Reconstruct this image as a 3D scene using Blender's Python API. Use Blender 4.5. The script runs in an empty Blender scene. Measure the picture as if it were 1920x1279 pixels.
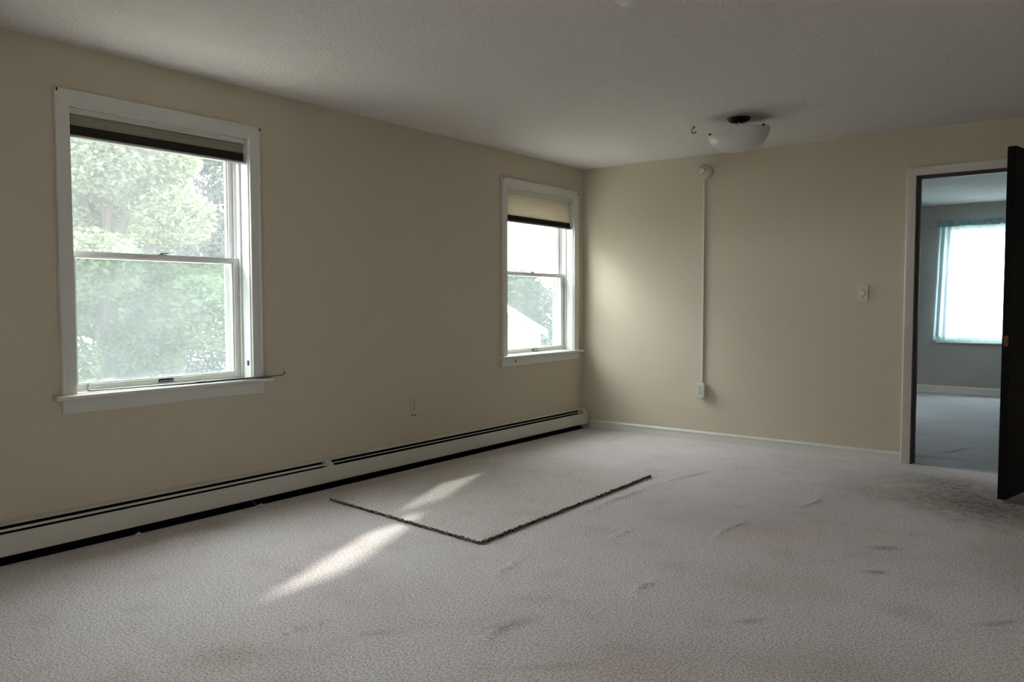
import bpy, math, random
from mathutils import Vector, Matrix
random.seed(7)
scene = bpy.context.scene
col = scene.collection
PI = math.pi

# ------------------------------------------------------------------ camera
CAM = (3.930853, -6.163466, 1.165069)
yaw, pitch, roll, FPX = -0.657351, -0.050148, -0.001108, 1475.662
fw = Vector((math.sin(yaw)*math.cos(pitch), math.cos(yaw)*math.cos(pitch), math.sin(pitch)))
rt = Vector((math.cos(yaw), -math.sin(yaw), 0)); up = rt.cross(fw)
r2 = rt*math.cos(roll)+up*math.sin(roll); u2 = -rt*math.sin(roll)+up*math.cos(roll)
cd = bpy.data.cameras.new('camera'); cam = bpy.data.objects.new('camera', cd); col.objects.link(cam)
cam.matrix_world = Matrix(((r2.x, u2.x, -fw.x, CAM[0]), (r2.y, u2.y, -fw.y, CAM[1]), (r2.z, u2.z, -fw.z, CAM[2]), (0, 0, 0, 1)))
cd.sensor_width = 36; cd.lens = 36*FPX/1920; cd.clip_start = .05; cd.clip_end = 400
scene.camera = cam

# ------------------------------------------------------------------ sky, sun, exposure
SKY = 23.0
w = bpy.data.worlds.new('sky'); scene.world = w; w.use_nodes = True
nt = w.node_tree; bg = nt.nodes['Background']
bg.inputs['Color'].default_value = (0.93, 0.95, 1.0, 1); bg.inputs['Strength'].default_value = SKY
sd = bpy.data.lights.new('sun', 'SUN'); sd.energy = 10.0; sd.angle = math.radians(1.6); sd.color = (1, .97, .88)
sun = bpy.data.objects.new('sun', sd); col.objects.link(sun)
sdir = Vector((0.372, -0.928, -0.50)).normalized()
sun.rotation_euler = sdir.to_track_quat('-Z', 'Y').to_euler()
# sky portals: they only guide sampling of the sky through the real window openings
for (x, y, z, sx, sy, rot) in ((-.24, -3.99, 1.42, .98, 1.4, (0, -PI/2, 0)), (-.24, -.66, 1.42, .98, 1.4, (0, -PI/2, 0))):
    l = bpy.data.lights.new('window_portal', 'AREA'); l.shape = 'RECTANGLE'; l.size = sy; l.size_y = sx
    l.cycles.is_portal = True
    o = bpy.data.objects.new('window_portal', l); col.objects.link(o); o.location = (x, y, z); o.rotation_euler = rot
scene.view_settings.view_transform = 'Standard'; scene.view_settings.look = 'None'
scene.view_settings.exposure = 0.12; scene.view_settings.gamma = 1.0; scene.view_settings.use_curve_mapping = False

# ------------------------------------------------------------------ materials
def mat(name, color, rough=.6, spec=.3, metal=0, noise=0, nscale=30, bump=0, bscale=200, bdist=.002):
    m = bpy.data.materials.new(name); m.use_nodes = True
    n = m.node_tree.nodes; L = m.node_tree.links; b = n['Principled BSDF']
    b.inputs['Base Color'].default_value = (*color, 1); b.inputs['Roughness'].default_value = rough
    b.inputs['Specular IOR Level'].default_value = spec; b.inputs['Metallic'].default_value = metal
    tc = n.new('ShaderNodeTexCoord')
    if noise:
        t = n.new('ShaderNodeTexNoise'); t.inputs['Scale'].default_value = nscale; t.inputs['Detail'].default_value = 4
        L.new(tc.outputs['Object'], t.inputs['Vector'])
        mx = n.new('ShaderNodeMix'); mx.data_type = 'RGBA'
        mx.inputs[6].default_value = (*[c*(1-noise) for c in color], 1); mx.inputs[7].default_value = (*[min(1, c*(1+noise)) for c in color], 1)
        L.new(t.outputs['Fac'], mx.inputs[0]); L.new(mx.outputs[2], b.inputs['Base Color'])
    if bump:
        t = n.new('ShaderNodeTexNoise'); t.inputs['Scale'].default_value = bscale; t.inputs['Detail'].default_value = 3
        L.new(tc.outputs['Object'], t.inputs['Vector'])
        bp = n.new('ShaderNodeBump'); bp.inputs['Strength'].default_value = bump; bp.inputs['Distance'].default_value = bdist
        L.new(t.outputs['Fac'], bp.inputs['Height']); L.new(bp.outputs[0], b.inputs['Normal'])
    return m

M = {}
M['wall'] = mat('beige_wall_paint', (.575, .51, .395), .75, .2, noise=.02, nscale=3, bump=.12, bscale=160, bdist=.001)
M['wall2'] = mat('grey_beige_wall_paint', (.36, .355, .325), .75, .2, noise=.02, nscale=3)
M['trim'] = mat('white_trim_paint', (.66, .65, .60), .4, .4, noise=.02, nscale=8)
M['doortrim'] = mat('cream_trim_paint', (.66, .61, .53), .45, .4, noise=.02, nscale=8)
M['vinyl'] = mat('white_vinyl', (.78, .79, .77), .35, .4, noise=.01, nscale=8)
M['dark'] = mat('black_metal_and_shade', (.008, .008, .008), .9, .05)  # black heater metal, also used to paint shade inside and under the heater
M['heater'] = mat('cream_enamel', (.60, .57, .50), .38, .4, noise=.02, nscale=5)
M['door'] = mat('dark_stained_wood', (.0035, .0028, .0026), .55, .12, noise=.3, nscale=20)
M['darkjamb'] = mat('dark_brown_jamb', (.075, .066, .055), .6, .2)
M['brass'] = mat('aged_brass', (.16, .085, .045), .55, .4, metal=1)
M['bronze'] = mat('dark_bronze', (.06, .055, .05), .5, .4, metal=.7)
M['black'] = mat('black_metal', (.012, .011, .010), .5, .3)
M['steel'] = mat('grey_steel', (.35, .35, .35), .4, .5, metal=.6)
M['rod_shadowed'] = mat('shadow_grey_rod', (.16, .17, .17), .35, .5, metal=.3)  # white rod greyed: the shadow line beneath it is put in the colour
M['rod'] = mat('white_rod_enamel', (.62, .62, .60), .35, .5)
M['plate'] = mat('ivory_plastic', (.60, .54, .43), .4, .4)
M['plate2'] = mat('off_white_plastic', (.62, .60, .53), .4, .4)
M['slot'] = mat('dark_slot', (.04, .035, .03), .8, .1)
M['paper'] = mat('white_paper', (.8, .78, .75), .8, .2)
M['siding'] = mat('pale_pink_siding', (.30, .24, .23), .7, .2, noise=.05, nscale=2)
M['roof'] = mat('grey_shingles', (.08, .08, .08), .9, .1, noise=.2, nscale=6)
M['whitewood'] = mat('white_exterior_trim', (.8, .8, .8), .6, .3)
M['bark'] = mat('grey_bark', (.05, .042, .035), .9, .1, noise=.3, nscale=10)
M['grass'] = mat('lawn_grass', (.20, .20, .16), .9, .1, noise=.3, nscale=1.5)
M['exterior'] = mat('white_exterior_siding', (.55, .55, .53), .7, .2)

# popcorn ceiling
def ceiling_mat():
    m = mat('popcorn_ceiling', (.72, .68, .65), .9, .1)
    n = m.node_tree.nodes; L = m.node_tree.links; b = n['Principled BSDF']; tc = n.new('ShaderNodeTexCoord')
    v = n.new('ShaderNodeTexVoronoi'); v.inputs['Scale'].default_value = 85; v.feature = 'SMOOTH_F1'
    t = n.new('ShaderNodeTexNoise'); t.inputs['Scale'].default_value = 60; t.inputs['Detail'].default_value = 5
    L.new(tc.outputs['Object'], v.inputs['Vector']); L.new(tc.outputs['Object'], t.inputs['Vector'])
    a = n.new('ShaderNodeMath'); a.operation = 'SUBTRACT'; L.new(t.outputs['Fac'], a.inputs[0]); L.new(v.outputs['Distance'], a.inputs[1])
    bp = n.new('ShaderNodeBump'); bp.inputs['Strength'].default_value = .9; bp.inputs['Distance'].default_value = .006
    L.new(a.outputs[0], bp.inputs['Height']); L.new(bp.outputs[0], b.inputs['Normal'])
    return m
M['ceiling'] = ceiling_mat()
M['ceiling2'] = mat('dimmed_ceiling_paint', (.48, .49, .48), .9, .1)  # same ceiling paint, darkened to dim the far room

# cut-pile carpet with pile speckle, footworn tone drifts and stains (spots given in floor metres)
def carpet_mat(name, base, stains=(), tufts=1.0, drift=.075):
    m = bpy.data.materials.new(name); m.use_nodes = True
    n = m.node_tree.nodes; L = m.node_tree.links; b = n['Principled BSDF']
    b.inputs['Roughness'].default_value = .95; b.inputs['Specular IOR Level'].default_value = .08
    b.inputs['Sheen Weight'].default_value = .15
    g = n.new('ShaderNodeNewGeometry')
    def noise(scale, detail=2, rough=.5):
        t = n.new('ShaderNodeTexNoise'); t.inputs['Scale'].default_value = scale; t.inputs['Detail'].default_value = detail
        t.inputs['Roughness'].default_value = rough; L.new(g.outputs['Position'], t.inputs['Vector']); return t
    def mix(fac, a, c, mode='MIX'):
        x = n.new('ShaderNodeMix'); x.data_type = 'RGBA'; x.blend_type = mode
        for s, val in ((6, a), (7, c)):
            if isinstance(val, tuple): x.inputs[s].default_value = (*val, 1)
            else: L.new(val, x.inputs[s])
        if isinstance(fac, float): x.inputs[0].default_value = fac
        else: L.new(fac, x.inputs[0])
        return x.outputs[2]
    def ramp(src, lo, hi):
        r = n.new('ShaderNodeMapRange'); r.inputs[1].default_value = lo; r.inputs[2].default_value = hi
        r.interpolation_type = 'SMOOTHSTEP'; L.new(src, r.inputs[0]); return r.outputs[0]
    speck = noise(115, 3, .7); speck2 = noise(260, 2, .6)
    c = mix(ramp(speck.outputs['Fac'], .37, .58), tuple(x*.54 for x in base), tuple(min(.95, x*1.08) for x in base))
    c = mix(ramp(speck2.outputs['Fac'], .60, .75), c, tuple(min(1, x*1.35) for x in base))
    d = noise(1.3, 3); c = mix(ramp(d.outputs['Fac'], .35, .7), c, mix(1.0, c, (1-drift*.6, 1-drift*1.2, 1-drift*1.2), 'MULTIPLY'))
    d2 = noise(4.5, 4); c = mix(ramp(d2.outputs['Fac'], .5, .72), c, mix(1.0, c, (1-drift*1.2, 1-drift*1.4, 1-drift*1.6), 'MULTIPLY'))
    wob = noise(9, 4, .7); mott = noise(26, 4, .75)
    for (sx, sy, rx, ry, ang, colr, amt) in stains:
        mp = n.new('ShaderNodeMapping'); mp.vector_type = 'TEXTURE'
        mp.inputs['Location'].default_value = (sx, sy, 0); mp.inputs['Rotation'].default_value = (0, 0, ang)
        mp.inputs['Scale'].default_value = (rx, ry, 1); L.new(g.outputs['Position'], mp.inputs['Vector'])
        ln = n.new('ShaderNodeVectorMath'); ln.operation = 'LENGTH'; L.new(mp.outputs[0], ln.inputs[0])
        ad = n.new('ShaderNodeMath'); ad.operation = 'MULTIPLY_ADD'; L.new(wob.outputs['Fac'], ad.inputs[0]); ad.inputs[1].default_value = 1.1
        L.new(ln.outputs['Value'], ad.inputs[2])
        f = n.new('ShaderNodeMapRange'); f.inputs[1].default_value = 1.75; f.inputs[2].default_value = .55
        f.inputs[3].default_value = 0; f.inputs[4].default_value = amt; f.interpolation_type = 'SMOOTHSTEP'; L.new(ad.outputs[0], f.inputs[0])
        br = n.new('ShaderNodeMapRange'); br.inputs[1].default_value = .36; br.inputs[2].default_value = .60; br.inputs[3].default_value = .45
        L.new(mott.outputs['Fac'], br.inputs[0])
        fm = n.new('ShaderNodeMath'); fm.operation = 'MULTIPLY'; L.new(f.outputs[0], fm.inputs[0]); L.new(br.outputs[0], fm.inputs[1])
        c = mix(fm.outputs[0], c, mix(1.0, c, colr, 'MULTIPLY'))
    L.new(c, b.inputs['Base Color'])
    hsum = n.new('ShaderNodeMath'); hsum.operation = 'ADD'; L.new(speck.outputs['Fac'], hsum.inputs[0]); L.new(speck2.outputs['Fac'], hsum.inputs[1])
    bp = n.new('ShaderNodeBump'); bp.inputs['Strength'].default_value = .6*tufts; bp.inputs['Distance'].default_value = .008
    L.new(hsum.outputs[0], bp.inputs['Height']); L.new(bp.outputs[0], b.inputs['Normal'])
    return m
STAINS = [
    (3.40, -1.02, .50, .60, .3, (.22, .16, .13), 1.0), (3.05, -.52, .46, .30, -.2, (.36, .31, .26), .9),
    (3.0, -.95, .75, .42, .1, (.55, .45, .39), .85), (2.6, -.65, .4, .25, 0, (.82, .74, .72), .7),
    (3.13, -2.57, .07, .035, .6, (.30, .29, .28), .9), (3.09, -2.19, .10, .05, .6, (.42, .40, .38), .8),
    (3.62, -2.87, .12, .03, .9, (.45, .43, .42), .8), (2.22, -3.97, .16, .05, 1.3, (.66, .53, .47), .8),
    (1.64, -4.73, .22, .14, .8, (.72, .66, .58), .8), (3.32, -2.95, .14, .10, .2, (.70, .66, .63), .6),
    (2.79, -3.94, .4, .25, .7, (.82, .74, .72), .8), (2.52, -4.15, .22, .04, .75, (.72, .67, .60), .7),
    (2.70, -2.2, .8, .5, .2, (.90, .82, .81), .8), (2.73, -3.0, .5, .35, .5, (.86, .82, .80), .8),
    (.22, -4.2, .10, .7, 0, (.72, .63, .55), .8), (.16, -2.6, .10, 1.6, 0, (.78, .70, .62), .8),
    (3.25, -3.6, .30, .20, .4, (.80, .77, .74), .8), (3.60, -2.2, .3, .45, .2, (.72, .68, .66), .7),
    (1.9, -4.3, .12, .05, .9, (.75, .66, .58), .7), (2.9, -3.4, .10, .03, .9, (.55, .52, .5), .7)]
CARPET = (.80, .757, .735)
M['carpet'] = carpet_mat('beige_cut_pile_carpet', CARPET, STAINS)
M['remnant'] = carpet_mat('beige_remnant_carpet', (.78, .735, .695), ())
M['backing'] = mat('shadowed_carpet_backing', (.13, .10, .08), .95, .05, noise=.4, nscale=120, bump=.5, bscale=200, bdist=.004)  # brown backing, darkened for the shadow along the cut edges
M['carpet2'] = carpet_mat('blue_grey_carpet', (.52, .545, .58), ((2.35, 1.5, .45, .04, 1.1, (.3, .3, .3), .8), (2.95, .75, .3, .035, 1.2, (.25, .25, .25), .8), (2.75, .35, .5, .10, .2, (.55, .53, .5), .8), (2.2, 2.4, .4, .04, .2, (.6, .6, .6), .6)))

def glass_mat(name, haze, hazecol=(.86, .93, .90), trans=(.96, .965, .96)):
    m = bpy.data.materials.new(name); m.use_nodes = True
    n = m.node_tree.nodes; L = m.node_tree.links
    n.remove(n['Principled BSDF']); out = n['Material Output']
    tr = n.new('ShaderNodeBsdfTransparent'); tr.inputs[0].default_value = (*trans, 1)
    gl = n.new('ShaderNodeBsdfGlossy'); gl.inputs['Roughness'].default_value = .02
    lw = n.new('ShaderNodeLayerWeight'); lw.inputs[0].default_value = .5
    pw = n.new('ShaderNodeMath'); pw.operation = 'POWER'; pw.inputs[1].default_value = 5; L.new(lw.outputs['Facing'], pw.inputs[0])
    fr = n.new('ShaderNodeMath'); fr.operation = 'MULTIPLY_ADD'; fr.inputs[1].default_value = .7; fr.inputs[2].default_value = .025; L.new(pw.outputs[0], fr.inputs[0])
    tl = n.new('ShaderNodeBsdfTranslucent'); tl.inputs[0].default_value = (*hazecol, 1)
    t = n.new('ShaderNodeTexNoise'); t.inputs['Scale'].default_value = 5; t.inputs['Detail'].default_value = 5
    tc = n.new('ShaderNodeTexCoord'); L.new(tc.outputs['Object'], t.inputs['Vector'])
    mr = n.new('ShaderNodeMapRange'); mr.inputs[1].default_value = .3; mr.inputs[2].default_value = .7
    mr.inputs[3].default_value = haze*.8; mr.inputs[4].default_value = haze*1.2; L.new(t.outputs['Fac'], mr.inputs[0])
    m1 = n.new('ShaderNodeMixShader'); L.new(mr.outputs[0], m1.inputs[0]); L.new(tr.outputs[0], m1.inputs[1]); L.new(tl.outputs[0], m1.inputs[2])
    m2 = n.new('ShaderNodeMixShader'); L.new(fr.outputs[0], m2.inputs[0]); L.new(m1.outputs[0], m2.inputs[1]); L.new(gl.outputs[0], m2.inputs[2])
    L.new(m2.outputs[0], out.inputs[0]); return m
M['glass'] = glass_mat('dusty_window_glass', .028)
M['glass_clear'] = glass_mat('window_glass', .030)
M['screen'] = glass_mat('insect_screen_mesh', .028, (.75, .8, .8), (.74, .78, .77))

def cloth_mat(name, color, translucency, transparency=0.0, nscale=60):
    m = bpy.data.materials.new(name); m.use_nodes = True
    n = m.node_tree.nodes; L = m.node_tree.links; n.remove(n['Principled BSDF']); out = n['Material Output']
    df = n.new('ShaderNodeBsdfDiffuse'); tl = n.new('ShaderNodeBsdfTranslucent'); tr = n.new('ShaderNodeBsdfTransparent')
    t = n.new('ShaderNodeTexNoise'); t.inputs['Scale'].default_value = nscale; tc = n.new('ShaderNodeTexCoord'); L.new(tc.outputs['Object'], t.inputs['Vector'])
    mx = n.new('ShaderNodeMix'); mx.data_type = 'RGBA'; mx.inputs[6].default_value = (*[c*.93 for c in color], 1); mx.inputs[7].default_value = (*[min(1, c*1.05) for c in color], 1)
    L.new(t.outputs['Fac'], mx.inputs[0]); L.new(mx.outputs[2], df.inputs[0]); L.new(mx.outputs[2], tl.inputs[0])
    a = n.new('ShaderNodeMixShader'); a.inputs[0].default_value = translucency; L.new(df.outputs[0], a.inputs[1]); L.new(tl.outputs[0], a.inputs[2])
    b = n.new('ShaderNodeMixShader'); b.inputs[0].default_value = transparency; L.new(a.outputs[0], b.inputs[1]); L.new(tr.outputs[0], b.inputs[2])
    L.new(b.outputs[0], out.inputs[0]); return m
M['shade_unlit'] = cloth_mat('unlit_shade_fabric', (.34, .31, .245), .05)  # dim copy of the cream fabric, made to show no light through it
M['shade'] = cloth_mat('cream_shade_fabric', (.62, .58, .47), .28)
M['shade_fold'] = cloth_mat('unlit_fold_fabric', (.13, .12, .105), .02)  # same fabric, darkened for the unlit stack of pleats
M['sheer'] = cloth_mat('pale_blue_sheer', (.66, .86, .91), .62, .10)
M['header'] = cloth_mat('gathered_blue_sheer_header', (.30, .45, .50), .15, .0)
M['leaf'] = cloth_mat('green_leaves', (.052, .070, .044), .4, 0, 1.0)
M['leaf2'] = cloth_mat('yellow_green_leaves', (.105, .135, .070), .45, 0, 1.0)
M['leaf3'] = cloth_mat('blue_green_leaves', (.034, .044, .042), .35, 0, 1.0)
def bowl_mat():
    m = mat('frosted_white_glass', (.66, .65, .61), .35, .5); b = m.node_tree.nodes['Principled BSDF']
    b.inputs['Subsurface Weight'].default_value = .3; b.inputs['Subsurface Radius'].default_value = (.02, .02, .02); return m
M['bowl'] = bowl_mat()

# ------------------------------------------------------------------ mesh helpers
class MB:
    def __init__(s): s.v = []; s.f = []; s.m = []; s.mi = 0
    def add(s, vs, fs):
        k = len(s.v); s.v += [tuple(v) for v in vs]; s.f += [tuple(i+k for i in f) for f in fs]; s.m += [s.mi]*len(fs); return s
    def box(s, x0, x1, y0, y1, z0, z1):
        vs = [(x, y, z) for x in (x0, x1) for y in (y0, y1) for z in (z0, z1)]
        return s.add(vs, [(0, 1, 3, 2), (4, 6, 7, 5), (0, 4, 5, 1), (2, 3, 7, 6), (0, 2, 6, 4), (1, 5, 7, 3)])
    def prism(s, poly, axis, a, b):
        """closed polygon extruded along an axis; poly gives the two other coordinates in axis order"""
        def P(p, t): q = list(p); q.insert(axis, t); return q
        n = len(poly); vs = [P(p, a) for p in poly]+[P(p, b) for p in poly]
        return s.add(vs, [(i, (i+1) % n, n+(i+1) % n, n+i) for i in range(n)]+[tuple(range(n-1, -1, -1)), tuple(range(n, 2*n))])
    def sweep(s, rings, closed_ring=True, closed_path=False, caps=True):
        n = len(rings[0]); vs = [p for r in rings for p in r]; fs = []
        R = len(rings)
        for i in range(R if closed_path else R-1):
            for j in range(n if closed_ring else n-1):
                a = i*n+j; b = i*n+(j+1) % n; c = ((i+1) % R)*n+(j+1) % n; d = ((i+1) % R)*n+j
                fs.append((a, b, c, d))
        if caps and not closed_path: fs += [tuple(range(n-1, -1, -1)), tuple((R-1)*n+j for j in range(n))]
        return s.add(vs, fs)
    def tube(s, pts, r, n=10, ry=None):
        pts = [Vector(p) for p in pts]; rings = []
        for i, p in enumerate(pts):
            d = (pts[min(i+1, len(pts)-1)]-pts[max(i-1, 0)]).normalized()
            a = d.cross(Vector((0, 0, 1)));
            if a.length < .05: a = d.cross(Vector((1, 0, 0)))
            a.normalize(); b = a.cross(d).normalized(); rr = r[i] if isinstance(r, (list, tuple)) else r
            rings.append([p+a*rr*math.cos(2*PI*k/n)+b*(ry or rr)*math.sin(2*PI*k/n) for k in range(n)])
        return s.sweep(rings)
    def lathe(s, prof, n=32, center=(0, 0, 0), mtx=None):
        """prof: (radius, height) list around local z"""
        rings = []
        for r, h in prof:
            ring = [Vector((r*math.cos(2*PI*k/n), r*math.sin(2*PI*k/n), h)) for k in range(n)]
            if mtx: ring = [mtx @ p for p in ring]
            rings.append([p+Vector(center) for p in ring])
        return s.sweep(rings)
    def build(s, name, m, parent=None, smooth=False, bevel=0, seg=2):
        me = bpy.data.meshes.new(name); me.from_pydata(s.v, [], s.f)
        ms = m if isinstance(m, (list, tuple)) else [m]
        for q in ms: me.materials.append(q)
        if len(ms) > 1: me.polygons.foreach_set('material_index', s.m)
        me.update()
        import bmesh
        bm = bmesh.new(); bm.from_mesh(me); bmesh.ops.recalc_face_normals(bm, faces=bm.faces); bm.to_mesh(me); bm.free()
        if smooth:
            me.polygons.foreach_set('use_smooth', [True]*len(me.polygons))
            try: me.set_sharp_from_angle(angle=math.radians(38))
            except Exception: pass
        o = bpy.data.objects.new(name, me); col.objects.link(o)
        if bevel:
            b = o.modifiers.new('bevel', 'BEVEL'); b.width = bevel; b.segments = seg; b.limit_method = 'ANGLE'; b.angle_limit = math.radians(40)
        if parent:
            o.parent = parent; o.location = -Vector(root_of(parent).location)if False else (0, 0, 0)
        return o
def root_of(o):
    while o.parent: o = o.parent
    return o
def shift(o, loc):
    """move a mesh's own origin to loc, leaving its geometry in place"""
    if o.type == 'MESH': o.data.transform(Matrix.Translation(-Vector(loc)))
    o.location = loc
def tag(o, label=None, cat=None, group=None, kind=None):
    if label: o['label'] = label
    if cat: o['category'] = cat
    if group: o['group'] = group
    if kind: o['kind'] = kind
    return o
def empty(name, loc=(0, 0, 0)):
    o = bpy.data.objects.new(name, None); o.empty_display_size = .1; col.objects.link(o); o.location = loc; return o
def part(mb, name, m, root, **k):
    """mesh built in world coordinates, parented to a thing whose Empty stands at root.location"""
    top = root_of(root); off = Vector(top.location)
    mb.v = [tuple(Vector(v)-off) for v in mb.v]
    return mb.build(name, m, root, **k)
def struct(o): o['kind'] = 'structure'; return o

# ------------------------------------------------------------------ the room shell
H = 2.37; XR = 5.3; YB = -7.7; YF = 5.03; WT = .22
OPEN = [(-4.475, -3.512), (-1.147, -.163)]          # window openings in the left wall
OZ0, OZ1 = .728, 2.090
b = MB()
ys = [YB-.15] + [y for p in OPEN for y in p] + [0.0]
b.box(-WT, 0, ys[0], ys[5], 0, OZ0); b.box(-WT, 0, ys[0], ys[5], OZ1, H)
for i in (0, 2, 4): b.box(-WT, 0, ys[i], ys[i+1], OZ0, OZ1)
struct(b.build('wall_left', M['wall']))
DX0, DX1, DZ = 2.765, 3.60, 2.052                     # doorway in the far wall
b = MB(); b.box(-WT, DX0, 0, .12, 0, H).box(DX1, XR+.15, 0, .12, 0, H).box(DX0, DX1, 0, .12, DZ, H)
struct(b.build('wall_far', M['wall']))
b = MB(); b.box(XR, XR+.15, YB-.15, 0, 0, H); struct(b.build('wall_right', M['wall']))
BW = (3.6, 4.4)                                       # unseen window behind the camera, added for more daylight
b = MB(); b.box(0, BW[0], YB-.15, YB, 0, H).box(BW[1], XR, YB-.15, YB, 0, H).box(BW[0], BW[1], YB-.15, YB, 0, .9).box(BW[0], BW[1], YB-.15, YB, 2.05, H)
struct(b.build('wall_back', M['wall']))
CREASES = [
    (1.622, -2.517, 1.616, -1.674),
    (2.550, -1.807, 2.561, -1.333),
    (1.975, -2.840, 1.996, -2.630),
    (2.426, -3.467, 2.413, -3.213),
    (2.220, -4.174, 2.232, -3.917),
    (1.630, -4.524, 1.668, -4.344),
    (1.862, -3.578, 1.823, -3.380),
    (2.367, -2.551, 2.388, -2.118),
    (1.628, -1.609, 1.736, -1.019),
]
def floor_h(x, y):
    h = .0
    for (x0, y0, x1, y1) in CREASES:
        dx, dy = x1-x0, y1-y0; L2 = dx*dx+dy*dy; t_ = ((x-x0)*dx+(y-y0)*dy)/L2
        if -.1 < t_ < 1.1:
            wv = .012*math.sin(t_*9+x0*7); d = ((x-x0)*dy-(y-y0)*dx)/math.sqrt(L2)+wv
            if abs(d) < .09: h += .011*math.exp(-(d/.016)**2)*max(0, math.sin(PI*(t_+.1)/1.2))
    return h
b = MB(); GX, GY = 280, 340; fx0, fx1, fy0, fy1 = .12, 4.3, -5.4, -.02
fv = [(fx0+(fx1-fx0)*i/GX, fy0+(fy1-fy0)*j/GY) for i in range(GX+1) for j in range(GY+1)]
b.add([(x, y, floor_h(x, y)) for x, y in fv], [(i*(GY+1)+j, (i+1)*(GY+1)+j, (i+1)*(GY+1)+j+1, i*(GY+1)+j+1) for i in range(GX) for j in range(GY)])
X0, X1, Y0, Y1 = -WT, XR+.15, YB-.15, 0.0
for (a0, a1, c0, c1) in ((X0, fx0, Y0, Y1), (fx1, X1, Y0, Y1), (fx0, fx1, Y0, fy0), (fx0, fx1, fy1, Y1)):
    b.add([(a0, c0, 0), (a1, c0, 0), (a1, c1, 0), (a0, c1, 0)], [(0, 1, 2, 3)])
b.box(X0, X1, Y0, Y1, -.2, -.01)
struct(b.build('floor', M['carpet'], smooth=True))
b = MB(); b.box(-WT, XR+.15, YB-.15, .0, H, H+.15); struct(b.build('ceiling', M['ceiling']))
# the room beyond the doorway
FW = (2.24, 3.40, .74, 2.05)
b = MB(); b.box(-WT, FW[0], YF, YF+.2, 0, H).box(FW[1], XR+.15, YF, YF+.2, 0, H).box(FW[0], FW[1], YF, YF+.2, 0, FW[2]).box(FW[0], FW[1], YF, YF+.2, FW[3], H)
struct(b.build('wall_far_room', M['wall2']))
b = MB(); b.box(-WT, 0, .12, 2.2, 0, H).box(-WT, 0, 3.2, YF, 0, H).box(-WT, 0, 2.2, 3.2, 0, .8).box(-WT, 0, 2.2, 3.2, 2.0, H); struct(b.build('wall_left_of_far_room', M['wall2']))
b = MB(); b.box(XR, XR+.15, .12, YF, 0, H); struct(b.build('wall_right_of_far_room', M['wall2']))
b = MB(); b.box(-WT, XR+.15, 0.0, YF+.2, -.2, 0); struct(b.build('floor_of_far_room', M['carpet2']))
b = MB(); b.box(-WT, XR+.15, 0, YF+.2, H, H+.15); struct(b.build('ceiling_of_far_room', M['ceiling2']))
# baseboards: flat board with a rounded top bead
def baseboard(name, x0, x1, y, m, s=-1, h=.078):
    prof = [(y, 0), (y+s*.013, 0), (y+s*.013, h-.022), (y+s*.017, h-.019), (y+s*.016, h-.010), (y+s*.010, h-.003), (y+s*.004, h), (y, h)]
    return struct(MB().prism(prof, 0, x0, x1).build(name, m, smooth=True))
baseboard('baseboard_far', .085, DX0-.055, 0, M['trim'])
baseboard('baseboard_far_room', 0, XR, YF, M['trim'], h=.095)

# ------------------------------------------------------------------ mitred casing sweep
def casing(mb, pts, prof, frame, closed=False):
    """pts: inner-edge polyline (u,v); prof: (offset outward, protrusion); frame(u,v,h)->xyz"""
    n = len(pts); rings = []
    for i in range(n):
        p = Vector(pts[i])
        def nrm(a, c): d = (Vector(c)-Vector(a)).normalized(); return Vector((-d.y, d.x))
        if closed or 0 < i < n-1:
            n1 = nrm(pts[i-1], pts[i]); n2 = nrm(pts[i], pts[(i+1) % n]); mm = (n1+n2); k = mm/ (mm.length**2/2)
        else: k = nrm(pts[0], pts[1]) if i == 0 else nrm(pts[-2], pts[-1])
        rings.append([frame(*(p+k*o), h) for o, h in prof])
    mb.sweep(rings, closed_path=closed); return mb

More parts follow.
